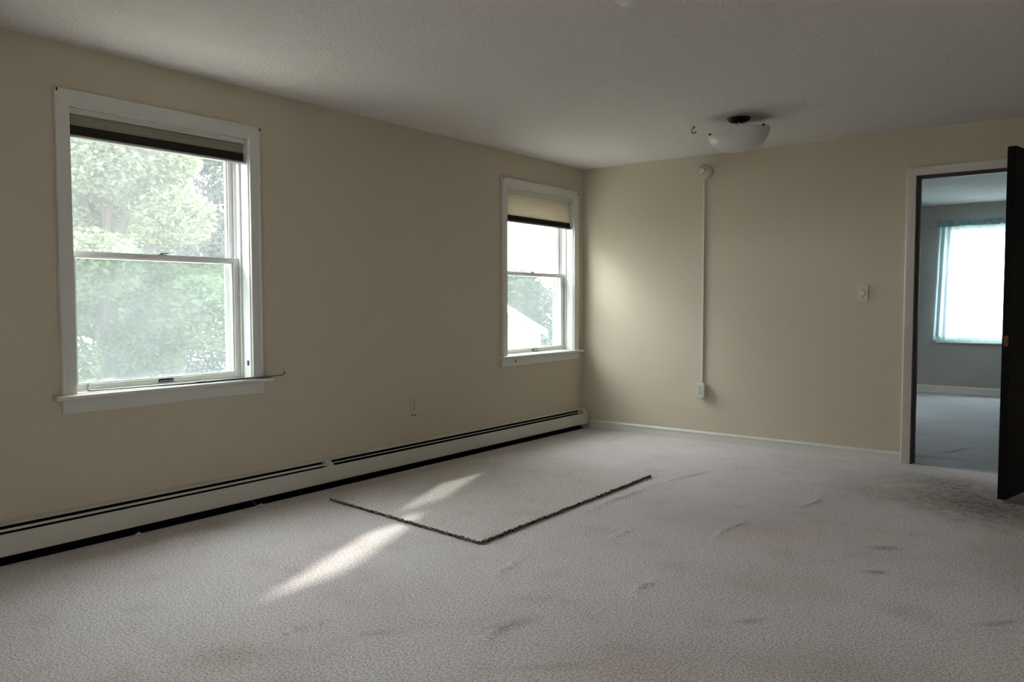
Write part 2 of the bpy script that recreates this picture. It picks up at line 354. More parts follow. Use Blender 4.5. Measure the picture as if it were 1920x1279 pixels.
# ------------------------------------------------------------------ double-hung windows
def add_window(n, y0, y1, shade_z, fold_z, lock_y, lift_y, nail_l, nail_r):
    root = struct(empty('window_%d' % n, (0, (y0+y1)/2, OZ0)))
    fr = lambda u, v, h: (h, u, v)
    # casing: flat stock with eased edges; stool and apron
    prof = [(0, 0), (0, .015), (.006, .018), (.052, .018), (.056, .0215), (.064, .0215), (.067, .018), (.067, 0)]
    prof = [(o+.0, h) for o, h in prof]
    b = MB(); casing(b, [(y1, .725), (y1, OZ1), (y0, OZ1), (y0, .725)], [(-o, h) for o, h in prof], fr)
    part(b, 'casing', M['trim'], root, smooth=True)
    b = MB(); b.prism([(-.10, .703), (.050, .703), (.055, .708), (.055, .720), (.050, .725), (-.10, .725)], 1, y0-.105, y1+.112)
    b = MB() if False else b
    part(b, 'stool', M['trim'], root, bevel=.002)
    b = MB(); b.prism([(0, .636), (.012, .636), (.017, .645), (.017, .703), (0, .703)], 1, y0-.068, y1+.072)
    part(b, 'apron', M['trim'], root, bevel=.0015)
    # jamb liner with sash tracks
    J0, J1 = y0, y1
    b = MB()
    for yy, s in ((J0, 1), (J1, -1)):
        b.box(-WT, 0, min(yy, yy+s*.006), max(yy, yy+s*.006), .725, OZ1)
        for xa, xb, d in ((-.076, -.070, .018), (-.086, -.082, .010), (-.124, -.120, .020), (-.130, -.127, .012), (-.172, -.164, .024), (-.200, -.190, .030)):
            b.box(xa, xb, min(yy, yy+s*d), max(yy, yy+s*d), .725, OZ1)
    b.box(-WT, 0, J0, J1, OZ1-.006, OZ1); b.box(-.076, -.070, J0, J1, OZ1-.02, OZ1); b.box(-.200, -.164, J0, J1, OZ1-.03, OZ1)
    b.box(-WT, -.07, J0, J1, .715, .732); b.box(-WT-.05, -.16, J0, J1, .700, .722)
    jb = part(b, 'jamb', M['vinyl'], root)
    # sashes
    def sash(name, xf, xb, a0, a1, z0, z1, st, rt_, rb, gl):
        prof = [(0, xb), (.0, xf-.010), (-.006, xf-.010), (-.010, xf-.004), (-.016, xf), (-1, xf), (-1, xb)]
        b = MB()
        ring = [(a1-st, z0+rb), (a1-st, z1-rt_), (a0+st, z1-rt_), (a0+st, z0+rb)]
        # inner bead + frame members as mitred rings with member widths
        outer = [(a1, z0), (a1, z1), (a0, z1), (a0, z0)]
        steps = [(0.0, xb), (0.0, xf-.009), (.16, xf-.009), (.22, xf-.002), (.36, xf), (1.0, xf), (1.0, xb)]
        rings = []
        for i in range(4):
            rings.append([(h, ring[i][0]+(outer[i][0]-ring[i][0])*t, ring[i][1]+(outer[i][1]-ring[i][1])*t) for t, h in steps])
        b.sweep(rings, closed_path=True)
        s_ = part(b, name, M['vinyl'], root, smooth=True)
        b = MB(); xm = (xf+xb)/2; b.box(xm-.002, xm+.002, a0+st-.004, a1-st+.004, z0+rb-.004, z1-rt_+.004)
        part(b, 'pane', M[gl], s_)
        return s_
    lo = sash('lower_sash', -.087, -.118, J0+.008, J1-.008, .734, 1.413, .047, .031, .032, 'glass')
    up_ = sash('upper_sash', -.132, -.160, J0+.008, J1-.008, 1.385, 2.082, .047, .030, .030, 'glass_clear')
    # insect screen behind the lower half
    b = MB(); r = [(J1-.030, .735), (J1-.030, 1.40), (J0+.030, 1.40), (J0+.030, .735)]
    i_ = [(J1-.048, .753), (J1-.048, 1.382), (J0+.048, 1.382), (J0+.048, .753)]
    b.sweep([[(-.176, *i_[k]), (-.186, *i_[k]), (-.186, *r[k]), (-.176, *r[k])] for k in range(4)], closed_path=True)
    sf = part(b, 'screen_frame', M['vinyl'], root)
    b = MB(); b.box(-.1815, -.1805, J0+.046, J1-.046, .751, 1.384); part(b, 'insect_screen', M['screen'], sf)
    # sash lock: base plate and cam lever on the meeting rail
    b = MB(); b.box(-.118, -.096, lock_y-.026, lock_y+.026, 1.413, 1.417); b.lathe([(.010, 0), (.010, .007), (.006, .010), (.0, .010)], 14, (-.107, lock_y, 1.417))
    b.box(-.112, -.102, lock_y-.004, lock_y+.038, 1.421, 1.427)
    part(b, 'sash_lock', M['bronze'], lo, bevel=.001)
    b = MB(); b.box(-.087, -.0845, lift_y-.042, lift_y+.042, .740, .758); b.tube([(-.085, lift_y-.038, .746), (-.072, lift_y-.034, .744), (-.070, lift_y, .743), (-.072, lift_y+.034, .744), (-.085, lift_y+.038, .746)], .0045, 8)
    part(b, 'sash_lift', M['bronze'], lo)
    # nail heads left in the casing's top corners
    for (yy, zz) in (nail_l, nail_r):
        b = MB(); b.tube([(.017, yy, zz), (.0225, yy, zz)], .0055, 10); b.box(.0215, .0235, yy-.003, yy+.003, zz-.011, zz+.002); part(b, 'nail', M['slot'], root)
    if n == 1:
        b = MB(); b.box(-.028, -.018, J1-.012, J1-.006, .800, .828)
        part(b, 'tilt_latch', M['bronze'], root, bevel=.001)
    else:
        b = MB(); b.box(.016, .0195, -1.05, -1.042, .668, .690)
        part(b, 'scuff_plug', M['slot'], root)
    # cellular shade: separate thing
    a0, a1 = y0+.010, y1-.012; t = empty('window_shade', (-.03, (y0+y1)/2, OZ1))
    b = MB(); b.prism([(-.055, 2.083), (-.012, 2.083), (-.010, 2.080), (-.010, 2.072), (-.013, 2.070), (-.010, 2.068), (-.010, 2.060), (-.013, 2.057), (-.055, 2.057)], 1, a0, a1)
    part(b, 'headrail', M['trim'], t)
    def pleats(z_top, z_bot, k, depth, xm=-.032):
        pts = []
        for i in range(k*2+1):
            z = z_top+(z_bot-z_top)*i/(2*k); pts.append((xm+(depth if i % 2 else 0), z))
        back = [(xm-.012-(depth if i % 2 else 0)*.8, z) for i, (x, z) in enumerate(pts)]
        return pts+back[::-1]
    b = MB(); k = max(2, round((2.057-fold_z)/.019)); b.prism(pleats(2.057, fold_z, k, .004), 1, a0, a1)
    part(b, 'shade_fabric', M['shade'] if n == 2 else M['shade_unlit'], t)
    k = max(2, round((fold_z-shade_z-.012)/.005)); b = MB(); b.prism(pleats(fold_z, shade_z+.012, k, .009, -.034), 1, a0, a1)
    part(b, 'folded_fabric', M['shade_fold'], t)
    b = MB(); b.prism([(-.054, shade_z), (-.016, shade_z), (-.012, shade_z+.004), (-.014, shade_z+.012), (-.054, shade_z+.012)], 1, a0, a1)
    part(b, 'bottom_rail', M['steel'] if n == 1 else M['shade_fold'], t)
    return root, t
w1, s1 = add_window(1, OPEN[0][0], OPEN[0][1], 1.945, 2.005, -3.978, -3.98, (-4.532, 2.150), (-3.450, 2.146))
w2, s2 = add_window(2, OPEN[1][0], OPEN[1][1], 1.817, 1.872, -.638, -.633, (-1.203, 2.150), (-.110, 2.135))
tag(s1, 'cellular shade pulled almost fully up in the larger, nearer window', 'window shade', 'cellular shades in the windows')
tag(s2, 'cream cellular shade hanging lower, in the window beside the room corner', 'window shade', 'cellular shades in the windows')

# far-room window behind the curtain, and two unseen windows added for daylight
def plain_window(n, corners, axis, at_):
    root = struct(empty('window_%d' % n, at_)); (u0, u1, z0, z1) = corners
    def fr(u, v, h): return (u, at_[1]+h, v) if axis == 1 else (at_[0]+h, u, v)
    b = MB(); casing(b, [(u1, z0), (u1, z1), (u0, z1), (u0, z0)], [(0, -.05), (0, .0), (.05, 0), (.05, -.05)], fr, closed=True)
    b2 = MB(); zm = (z0+z1)/2
    f = part(b, 'window_frame', M['vinyl'], root)
    if axis == 1: b2.box(u0, u1, at_[1]-.04, at_[1]-.01, zm-.03, zm+.03)
    else: b2.box(at_[0]-.04, at_[0]-.01, u0, u1, zm-.03, zm+.03)
    part(b2, 'meeting_rail', M['vinyl'], root)
    b3 = MB()
    if axis == 1: b3.box(u0, u1, at_[1]-.027, at_[1]-.023, z0, z1)
    else: b3.box(at_[0]-.027, at_[0]-.023, u0, u1, z0, z1)
    part(b3, 'pane', M['glass_clear'], f)
    return root
plain_window(3, (BW[0]+.05, BW[1]-.05, .95, 2.0), 1, ((BW[0]+BW[1])/2, YB-.05, .95))  # unseen, added to brighten the room
plain_window(4, (FW[0]+.05, FW[1]-.05, FW[2]+.05, FW[3]-.05), 1, ((FW[0]+FW[1])/2, YF+.12, FW[2]))
plain_window(5, (2.25, 3.15, .85, 1.95), 0, (-.08, 2.7, .85))  # unseen, added to light the far room

# ------------------------------------------------------------------ doorway and open door
root = struct(empty('door_1', ((DX0+DX1)/2, 0, 0)))
JT = .016
b = MB(); b.box(DX0-.002, DX0+JT, -.004, .124, 0, DZ).box(DX1-JT, DX1+.002, -.004, .124, 0, DZ).box(DX0, DX1, -.004, .124, DZ-JT, DZ+.002)
b.box(DX0+JT, DX0+JT+.010, .036, .070, 0, DZ-JT).box(DX1-JT-.010, DX1-JT, .036, .070, 0, DZ-JT).box(DX0+JT, DX1-JT, .036, .070, DZ-JT-.010, DZ-JT)
part(b, 'jamb', M['darkjamb'], root, bevel=.001)
b = MB(); b.box(DX0+JT, DX0+JT+.003, .108, .124, 0, DZ-JT).box(DX0+JT, DX1-JT, .108, .124, DZ-JT-.004, DZ-JT)
part(b, 'lit_jamb_edge', M['trim'], root)  # white strip standing in for the lit back edge of the jamb
prof = [(.0, 0), (.0, .009), (.004, .011), (.018, .012), (.024, .016), (.034, .016), (.040, .019), (.054, .020), (.058, .017), (.058, 0)]
b = MB(); casing(b, [(DX1-.006, 0), (DX1-.006, DZ-.006), (DX0+.006, DZ-.006), (DX0+.006, 0)], [(-o, h) for o, h in prof], lambda u, v, h: (u, -h, v))
part(b, 'casing', M['doortrim'], root, smooth=True)
b = MB(); casing(b, [(DX1-.006, 0), (DX1-.006, DZ-.006), (DX0+.006, DZ-.006), (DX0+.006, 0)], [(-o, h) for o, h in prof], lambda u, v, h: (u, .12+h, v))
part(b, 'back_casing', M['trim'], root, smooth=True)
b = MB(); b.box(DX0+JT, DX0+JT+.002, .006, .034, .90, .97); part(b, 'strike_plate', M['bronze'], root)
for hz in (.25, 1.05, 1.80):
    b = MB(); b.tube([(DX1-.012, -.012, hz-.045), (DX1-.012, -.012, hz+.045)], .006, 10); part(b, 'hinge', M['bronze'], root)
# leaf: swung into the room, its free edge towards the camera
P0 = Vector((3.583, -.012, 0)); E0 = Vector((3.397, -.845, 0)); LW = (E0-P0).length
ux = (E0-P0).normalized(); uy = Vector((-ux.y, ux.x, 0))   # uy points to +x side
if uy.x < 0: uy = -uy
def LP(a, t, z): return P0+ux*a+uy*t+Vector((0, 0, z))
b = MB()
def lbox(mb, a0, a1, t0, t1, z0, z1):
    vs = [LP(a, t, z) for a in (a0, a1) for t in (t0, t1) for z in (z0, z1)]
    return mb.add(vs, [(0, 1, 3, 2), (4, 6, 7, 5), (0, 4, 5, 1), (2, 3, 7, 6), (0, 2, 6, 4), (1, 5, 7, 3)])
lbox(b, 0, LW, 0, .042, .012, 2.044)
leaf = part(b, 'door_leaf', M['door'], root, bevel=.0015)
leaf['label'] = 'dark stained door leaf standing open'
b = MB(); lbox(b, LW-.001, LW+.0018, .009, .033, .905, .965); lbox(b, LW, LW+.010, .014, .028, .925, .945)
lp = part(b, 'latch_plate', M['brass'], leaf); lp['label'] = 'brass latch plate on the door edge'

# ------------------------------------------------------------------ hot-water baseboard heater along the window wall
root = empty('baseboard_heater', (.035, -3.6, 0))
tag(root, 'long cream metal baseboard heater under both windows along the left wall', 'heater')
HY0, HY1 = -7.0, -.035
b = MB()
b.prism([(.0, .020), (.003, .020), (.003, .181), (.0265, .1725), (.0275, .1695), (.0290, .1695), (.0285, .1745), (.004, .1850), (.0, .1850)], 1, HY0, HY1)
part(b, 'back_plate', M['heater'], root, smooth=True)
b = MB(); b.box(.0032, .0050, HY0, HY1-.05, .02, .178); b.prism([(.0050, .1785), (.0262, .1708), (.0262, .1720), (.0050, .1797)], 1, HY0, HY1-.05)
part(b, 'slot_shade_sheet', M['dark'], root)  # black sheet painting the shade behind the heater slots
b = MB(); b.prism([(.0655, .043), (.071, .043), (.074, .046), (.074, .112), (.0690, .1425), (.0676, .1425), (.0725, .111), (.0725, .048), (.0655, .046)], 1, HY0, HY1)
part(b, 'front_panel', M['heater'], root, smooth=True)
DIV = -3.005
b = MB(); b.prism([(.0515, .1595), (.0520, .1608), (.0612, .1523), (.0605, .1512)], 1, HY0, DIV-.03)
part(b, 'damper', M['heater'], root)
b = MB(); b.prism([(.0510, .1580), (.0514, .1591), (.0560, .1552), (.0555, .1543)], 1, DIV+.03, HY1-.03)
part(b, 'damper', M['heater'], root)
b = MB(); b.prism([(.004, .179), (.020, .1790), (.0290, .1755), (.0310, .1725), (.0640, .1475), (.0695, .1430), (.0735, .121), (.0735, .110), (.060, .110), (.02, .150), (.004, .160)], 1, DIV-.026, DIV+.026)
part(b, 'joint_cover', M['heater'], root, smooth=True)
b = MB(); b.prism([(.001, .018), (.070, .040), (.0755, .046), (.0755, .095), (.0725, .121), (.0625, .1490), (.045, .172), (.025, .184), (.001, .186)], 1, HY1-.045, HY1+.012)
part(b, 'end_cap', M['heater'], root, smooth=True, bevel=.002)
b = MB(); b.box(.006, .056, HY0, HY1-.05, .052, .128); part(b, 'heating_element', M['dark'], root)
y = HY0+.3
while y < HY1:
    b = MB(); b.prism([(.004, .022), (.045, .022), (.045, .008), (.064, .008), (.064, .050), (.004, .050)], 1, y, y+.004); part(b, 'bracket', M['dark'], root); y += .92
b = MB(); b.box(.001, .012, HY0, HY1, .0, .022); part(b, 'floor_flange', M['dark'], root)
b = MB(); b.box(.012, .060, HY0, HY1-.03, .001, .004); part(b, 'gap_shadow_strip', M['dark'], root)  # black strip painting the shadow on the floor under the heater

# ------------------------------------------------------------------ wall fittings
def duplex(mb_face, faces, slots, c, nrm, tan, z, w, hgt):
    """two receptacle faces with slots and ground holes, on plane point c (offset along nrm)"""
    for s in (-1, 1):
        zc = z+s*hgt*.17
        for (du, dz, a, bb) in ((-w*.13, .006, .0016, .0055), (w*.13, .006, .0016, .0055), (0, -.008, .0030, .0030)):
            p = c+tan*du
            q0 = p-tan*a; q1 = p+tan*a+nrm*.0006
            slots.add([Vector((q.x, q.y, zz)) for q in (c+tan*(du-a)+nrm*0, c+tan*(du+a), c+tan*(du+a)+nrm*.0008, c+tan*(du-a)+nrm*.0008) for zz in (zc+dz-bb, zc+dz+bb)],
                      [(0, 1, 3, 2), (2, 3, 5, 4), (4, 5, 7, 6), (6, 7, 1, 0), (0, 2, 4, 6), (1, 7, 5, 3)])
        poly = []
        for k in range(16):
            a = 2*PI*k/16; uu = max(-w*.22, min(w*.22, .0175*math.cos(a))); zz = .0145*math.sin(a); poly.append((uu, zz))
        vs = [c+tan*u_+nrm*h_+Vector((0, 0, zc+zz)) - Vector((0, 0, c.z)) for h_ in (-.002, .0) for (u_, zz) in poly]
        faces.add(vs, [(i, (i+1) % 16, 16+(i+1) % 16, 16+i) for i in range(16)]+[tuple(range(15, -1, -1)), tuple(range(16, 32))])
# painted-over outlet on the window wall
t = empty('wall_outlet', (0, -2.213, .427)); tag(t, 'beige duplex outlet painted like the wall, low between the two windows', 'outlet')
b = MB(); b.box(0, .006, -2.250, -2.176, .367, .487); part(b, 'cover_plate', M['wall'], t, bevel=.0025)
f, s = MB(), MB(); duplex(None, f, s, Vector((.0085, -2.213, 0)), Vector((1, 0, 0)), Vector((0, 1, 0)), .427, .074, .12)
part(f, 'receptacle', M['wall'], t); part(s, 'slots', M['slot'], t)
b = MB(); b.tube([(.006, -2.213, .427), (.0085, -2.213, .427)], .0035, 10); part(b, 'screw', M['slot'], t)
b = MB(); b.box(.0, .0075, -2.236, -2.220, .361, .367).box(.0, .0075, -2.206, -2.190, .361, .367); part(b, 'paint_chip', M['slot'], t)

# smoke detector, surface raceway, surface outlet box
DC = Vector((1.196, 0, 2.222))
mt = Matrix.Rotation(PI/2, 3, 'X')     # local z -> -y
t = empty('smoke_detector', DC); tag(t, 'round white smoke detector high on the far wall, at the top of the wire channel', 'smoke detector')
b = MB(); b.lathe([(.0, 0), (.062, 0), (.062, .046), (.058, .052), (.0, .052)], 40, DC, mt); part(b, 'mounting_box', M['plate'], t, smooth=True)
b = MB(); b.lathe([(.0, .052), (.054, .052), (.055, .064), (.050, .078), (.043, .083), (.041, .080), (.038, .080), (.036, .085), (.030, .090), (.0, .090)], 40, DC, mt)
sdv = part(b, 'sensor_cover', M['plate2'], t, smooth=True)
b = MB(); b.sweep([[DC+mt @ Vector((r*math.cos(2*PI*k/40), r*math.sin(2*PI*k/40), h)) for (r, h) in ((.031, .0855), (.034, .0855), (.034, .0885), (.031, .0905))] for k in range(30)])
part(b, 'vent_slot', M['slot'], sdv)
b = MB(); b.lathe([(0, .089), (.005, .089), (.005, .0915), (0, .0915)], 10, DC+mt @ Vector((.014, -.016, 0)), mt); part(b, 'test_button', M['slot'], sdv)
t = MB(); t.prism([(1.1745, 0), (1.1745, -.012), (1.1765, -.0165), (1.1925, -.0165), (1.1945, -.012), (1.1945, 0)], 2, .482, 2.166)
t = t.build('wire_channel', M['plate2'], smooth=True); shift(t, (1.184, -.004, 1.3)); tag(t, 'thin vertical surface wire channel on the far wall, from outlet box up to smoke detector', 'wire channel')
t = empty('outlet_box', (1.184, 0, .425)); tag(t, 'off-white surface-mounted outlet box at the foot of the vertical wire channel', 'outlet')
b = MB(); b.box(1.151, 1.221, -.046, 0, .366, .484); part(b, 'box_body', M['plate2'], t, bevel=.004)
b = MB(); b.box(1.1505, 1.2215, -.051, -.045, .365, .485); part(b, 'cover_plate', M['plate2'], t, bevel=.003)
f, s = MB(), MB(); duplex(None, f, s, Vector((1.186, -.0535, 0)), Vector((0, -1, 0)), Vector((1, 0, 0)), .425, .070, .115)
part(f, 'receptacle', M['plate2'], t); part(s, 'slots', M['slot'], t)
b = MB(); b.tube([(1.186, -.051, .425), (1.186, -.0535, .425)], .003, 10); part(b, 'screw', M['steel'], t)

# dimmer switch
SC = Vector((2.432, 0, 1.222))
t = empty('dimmer_switch', SC); tag(t, 'ivory wall dimmer switch with round knob, left of the doorway', 'light switch')
b = MB(); b.box(2.394, 2.470, -.007, 0, 1.162, 1.282); part(b, 'cover_plate', M['plate'], t, bevel=.003)
b = MB(); b.lathe([(0, .006), (.0195, .006), (.0185, .012), (.017, .022), (.015, .0245), (.0, .0245)], 28, SC, mt); k_ = part(b, 'knob', M['plate2'], t, smooth=True)
for dz in (-.030, .030):
    b = MB(); b.lathe([(0, .006), (.0035, .006), (.003, .0085), (0, .0085)], 10, SC+Vector((0, 0, dz)), mt); part(b, 'screw', M['slot'], t)

# ------------------------------------------------------------------ ceiling lamp: black canopy, frosted bowl on three knobs
LC = Vector((1.905, -1.09, 0))
t = empty('ceiling_lamp', (LC.x, LC.y, H)); tag(t, 'white frosted glass bowl ceiling lamp with black canopy near the far wall', 'ceiling lamp')
b = MB(); b.lathe([(0, H), (.076, H), (.074, H-.008), (.060, H-.022), (.030, H-.030), (.0, H-.030)], 36, LC); part(b, 'canopy', M['black'], t, smooth=True)
b = MB(); b.tube([LC+Vector((0, 0, H-.03)), LC+Vector((0, 0, 2.19))], .006, 10); part(b, 'stem', M['plate2'], t)
tilt = Matrix.Rotation(math.radians(5.0), 3, Vector((.61, -.79, 0)).cross(Vector((0, 0, 1))).cross(Vector((0, 0, 1))) if False else Vector((-.61, .79, 0)))
tilt = Matrix.Rotation(math.radians(-6.5), 3, fw.cross(Vector((0, 0, 1))).cross(Vector((0, 0, 1))).normalized()*-1)
BC = LC+Vector((0, 0, 2.282))
prof = []
R0, D0 = .199, .128
for i in range(15):
    a = PI/2*i/14; prof.append((R0*math.cos(a)**.80 if i < 14 else 0, -D0*math.sin(a)**1.08))
inner = [(max(0, r-.005), h+.005 if h < -.01 else h) for r, h in prof[::-1]]
b = MB(); b.lathe([(R0-.005, 0)]+prof+inner[1:], 56, BC, tilt); bowl = part(b, 'bowl', M['bowl'], t, smooth=True)
rdir = Vector((r2.x, r2.y, 0)).normalized(); fdir = Vector((fw.x, fw.y, 0)).normalized()
for ang in (195, 300, 60):
    d = rdir*math.cos(math.radians(ang))+fdir*math.sin(math.radians(ang)); p = BC+tilt @ (d*.196); p2 = BC+tilt @ (d*.214)
    p = p+Vector((0, 0, -.006)); p2 = p2+Vector((0, 0, -.006))
    q = (p2-p).normalized()
    b = MB(); b.tube([p, p2-q*.004, p2-q*.004, p2+q*.004], [.003, .003, .008, .006], 12); part(b, 'rim_knob', M['black'], t)
# hook in the ceiling
HK = Vector((1.561, -1.032, H)); b = MB()
pts = [HK, HK+Vector((0, 0, -.010))]
for k in range(11):
    a = PI/2+k*PI*1.45/10; pts.append(HK+rdir*(.016*math.cos(a))+Vector((0, 0, -.028+.016*math.sin(a))))
b.tube(pts, .0032, 8); b.lathe([(0, 0), (.012, 0), (.010, -.004), (0, -.004)], 16, HK)
o = b.build('ceiling_hook', M['black'], smooth=True); shift(o, HK); tag(o, 'small black screw hook in the ceiling left of the bowl lamp', 'hook')
# second fixture, only its rim reaches the top of the frame
FX = Vector((2.385, -3.405, H)); t = empty('ceiling_fixture', FX); tag(t, 'white round ceiling fixture cut off by the top edge of the picture', 'ceiling lamp')
b = MB(); b.lathe([(0, 0), (.075, 0), (.075, -.012), (.068, -.018), (0, -.018)], 36, FX); part(b, 'base', M['plate2'], t, smooth=True)
b = MB(); b.lathe([(.060, -.018), (.060, -.030), (.045, -.042), (0, -.048)], 36, FX); part(b, 'cover', M['bowl'], t, smooth=True)

# ------------------------------------------------------------------ curtain rod lying on the stool of the nearer window
t = empty('curtain_rod', (.0, -3.87, .730)); tag(t, 'flat white curtain rod lying on the sill of the nearer window, end jutting past it', 'curtain rod')
A = Vector((-.045, -4.392, .731)); B = Vector((.040, -3.420, .731))
b = MB(); pts = [A.lerp(B, k/12) for k in range(13)]; b.tube(pts, .0095, 10, .0045); part(b, 'outer_tube', M['rod_shadowed'], t, smooth=True)
b = MB(); C_ = B+(B-A).normalized()*.050
pts = [A.lerp(B, .55), B, C_]+[C_+Vector((.020*math.sin(a), .024*math.sin(a)+.004*a, .016*(1-math.cos(a)))) for a in (.5, 1.0, 1.5, 2.0)]
pts = [p+Vector((.006, 0, .0035)) for p in pts]
b.tube(pts, .0075, 10, .0035); part(b, 'inner_tube', M['rod_shadowed'], t, smooth=True)
b = MB(); b.tube([A+Vector((0, .0, 0)), A+Vector((.002, -.008, .006)), A+Vector((.004, -.010, .020)), A+Vector((.004, -.009, .034))], .004, 8, .008); part(b, 'return_end', M['steel'], t, smooth=True)

# ------------------------------------------------------------------ carpet remnant lying on the carpet
ctr = Vector((.93, -2.4, 0))
cs = [(.300, -3.200), (1.533, -3.312), (1.498, -1.512), (.265, -1.40)]
def grid_remnant(th, z0):
    b = MB(); N, Mm = 130, 180; vs = []; fs = []
    for i in range(N+1):
        for j in range(Mm+1):
            u, v = i/N, j/Mm
            p = [cs[0][k]*(1-u)*(1-v)+cs[1][k]*u*(1-v)+cs[2][k]*u*v+cs[3][k]*(1-u)*v for k in (0, 1)]
            e = min(u*1.23, (1-u)*1.23, v*1.8, (1-v)*1.8)
            jx = random.uniform(-1, 1)*.007 if e < .002 else 0; jy = random.uniform(-1, 1)*.007 if e < .002 else 0
            z = z0+th*(1-math.exp(-e/.010)*.25)+random.uniform(-.0007, .0007)+(random.uniform(-.003, .004) if e < .002 else 0)
            # the left end of the near edge settles into the pile
            z -= th*.55*max(0, 1-u/.35)*max(0, 1-v/.2)
            vs.append((p[0]+jx, p[1]+jy, z))
    for i in range(N):
        for j in range(Mm): a = i*(Mm+1)+j; fs.append((a, a+Mm+1, a+Mm+2, a+1))
    b.add(vs, fs)
    return b, vs, N, Mm
b, vs, N, Mm = grid_remnant(.017, .001)
t = empty('carpet_remnant', (ctr.x, ctr.y, 0)); tag(t, 'loose rectangular piece of beige carpet with dark cut edges lying by the heater', 'rug')
part(b, 'pile', M['remnant'], t, smooth=True)
def rim(idx):
    mb = MB(); r = [vs[i] for i in idx]; k = len(r)
    low = [(x, y, .0005) for x, y, z in r]; mb.add(r+low, [(i, i+1, k+i+1, k+i) for i in range(k-1)]); return mb
loop = [i*(Mm+1) for i in range(N+1)]+[N*(Mm+1)+j for j in range(1, Mm+1)]+[i*(Mm+1)+Mm for i in range(N-1, -1, -1)]+[j for j in range(Mm-1, -1, -1)]
part(rim(loop), 'cut_edge', M['backing'], t)
# frayed yarn ends sticking out of the two visible cut edges
b = MB()
def fringe(p, q, k, hmax):
    p, q = Vector((*p, 0)), Vector((*q, 0)); d = (q-p).normalized(); n_ = Vector((d.y, -d.x, 0))
    for i in range(k):
        c = p.lerp(q, random.random()); hh = random.uniform(.3, 1)*hmax; l = random.uniform(.003, .020)
        c = c+n_*(-.002); wv = d*random.uniform(.0012, .003)
        t1 = c+n_*l+Vector((0, 0, hh)); b.mi = 1 if random.random() < .5 else 0; b.add([c-wv, c+wv, t1+wv*.6+d*random.uniform(-.004, .004), t1-wv*.6], [(0, 1, 2, 3)])
fringe(cs[0], cs[1], 1500, .020); fringe(cs[1], cs[2], 1800, .020)
part(b, 'frayed_yarn', [M['backing'], M['remnant']], t)

# scraps of paper by the heater
def scrap(loc, s, label):
    mb = MB(); n_ = 6; vs = []; rr = random.Random(int(loc[1]*100))
    for i in range(n_+1):
        for j in range(n_+1): vs.append((loc[0]+(i/n_-.5)*s*1.3, loc[1]+(j/n_-.5)*s, .004+abs(rr.gauss(0, s*.22))))
    mb.add(vs, [(i*(n_+1)+j, (i+1)*(n_+1)+j, (i+1)*(n_+1)+j+1, i*(n_+1)+j+1) for i in range(n_) for j in range(n_)])
    o = mb.build('paper_scrap', M['paper']); m_ = o.modifiers.new('thickness', 'SOLIDIFY'); m_.thickness = .001; shift(o, (loc[0], loc[1], 0)); return tag(o, label, 'paper scrap', 'white scraps by the heater')
scrap((.085, -4.232), .022, 'tiny white scrap on the carpet edge below the nearer window')
scrap((.092, -3.532), .026, 'crumpled white scrap by the heater with a thin wire beside it')
b = MB(); b.tube([(.074, -3.575, .045), (.080, -3.570, .030), (.088, -3.562, .016), (.100, -3.552, .008), (.106, -3.540, .012)], .0016, 6)
o = b.build('wire_bit', M['steel'], smooth=True); shift(o, (.09, -3.56, 0)); tag(o, 'short bent wire sticking out from under the heater beside a paper scrap', 'wire')

# ------------------------------------------------------------------ far-room curtain
CY = YF-.11
t = empty('sheer_curtain', (2.75, CY, 2.14)); tag(t, 'pale blue sheer curtain over the bright window in the room beyond the doorway', 'curtain')
def curtain(z0, z1, flare, nx=260, nz=24, amp=.014, x0=2.115, x1=3.62):
    mb = MB(); vs = []
    for j in range(nz+1):
        v = j/nz; z = z1+(z0-z1)*v
        for i in range(nx+1):
            u = i/nx; x = x0+(x1-x0)*u-flare*v*max(0, 1-u*6)
            ph = u*150+math.sin(u*31)*1.4; a = amp*(.55+.45*math.sin(u*17+1))*(1-.25*v)
            y = CY+a*math.sin(ph+v*.8*math.sin(u*9))+.010*math.sin(u*23+v*2)
            vs.append((x, y, z+.004*math.sin(u*40)*v))
    W = nx+1; mb.add(vs, [(j*W+i, j*W+i+1, (j+1)*W+i+1, (j+1)*W+i) for j in range(nz) for i in range(nx)]); return mb
part(curtain(.672, 2.125, .055), 'panel', M['sheer'], t, smooth=True)
hd = MB(); vs2 = []
for j in range(5):
    for i in range(401):
        u = i/400; x = 2.105+1.52*u; z = 2.085+.019*j+.005*math.sin(u*170+math.sin(u*33)*3)*j*.5
        vs2.append((x, CY-.020*math.sin(PI*min(3, j)/3)-.004+.007*math.sin(u*420+j), z))
hd.add(vs2, [(j*401+i, j*401+i+1, (j+1)*401+i+1, (j+1)*401+i) for j in range(4) for i in range(400)])
part(hd, 'gathered_header', M['header'], t, smooth=True)
hb = MB(); vs3 = []
for j in range(2):
    for i in range(201):
        u = i/200; vs3.append((2.060+1.55*u, CY-.006+.010*math.sin(u*95), .672+.045*j))
hb.add(vs3, [(i, i+1, 201+i+1, 201+i) for i in range(200)]); part(hb, 'bottom_hem', M['sheer'], t, smooth=True)
t = empty('tension_rod', (2.05, CY, 2.13)); tag(t, 'thin curtain rod end poking out left of the sheer curtain', 'curtain rod')
b = MB(); b.tube([(2.035, CY, 2.125), (3.65, CY, 2.125)], .006, 10); part(b, 'rod', M['rod'], t, smooth=True)
b = MB(); b.box(2.04, 2.055, CY, YF, 2.115, 2.135); part(b, 'bracket', M['steel'], t)
b = MB(); b.box(2.10, 3.6, YF-.05, YF, .640, .662); o = b.build('trim_1', M['trim'], bevel=.003); struct(o)

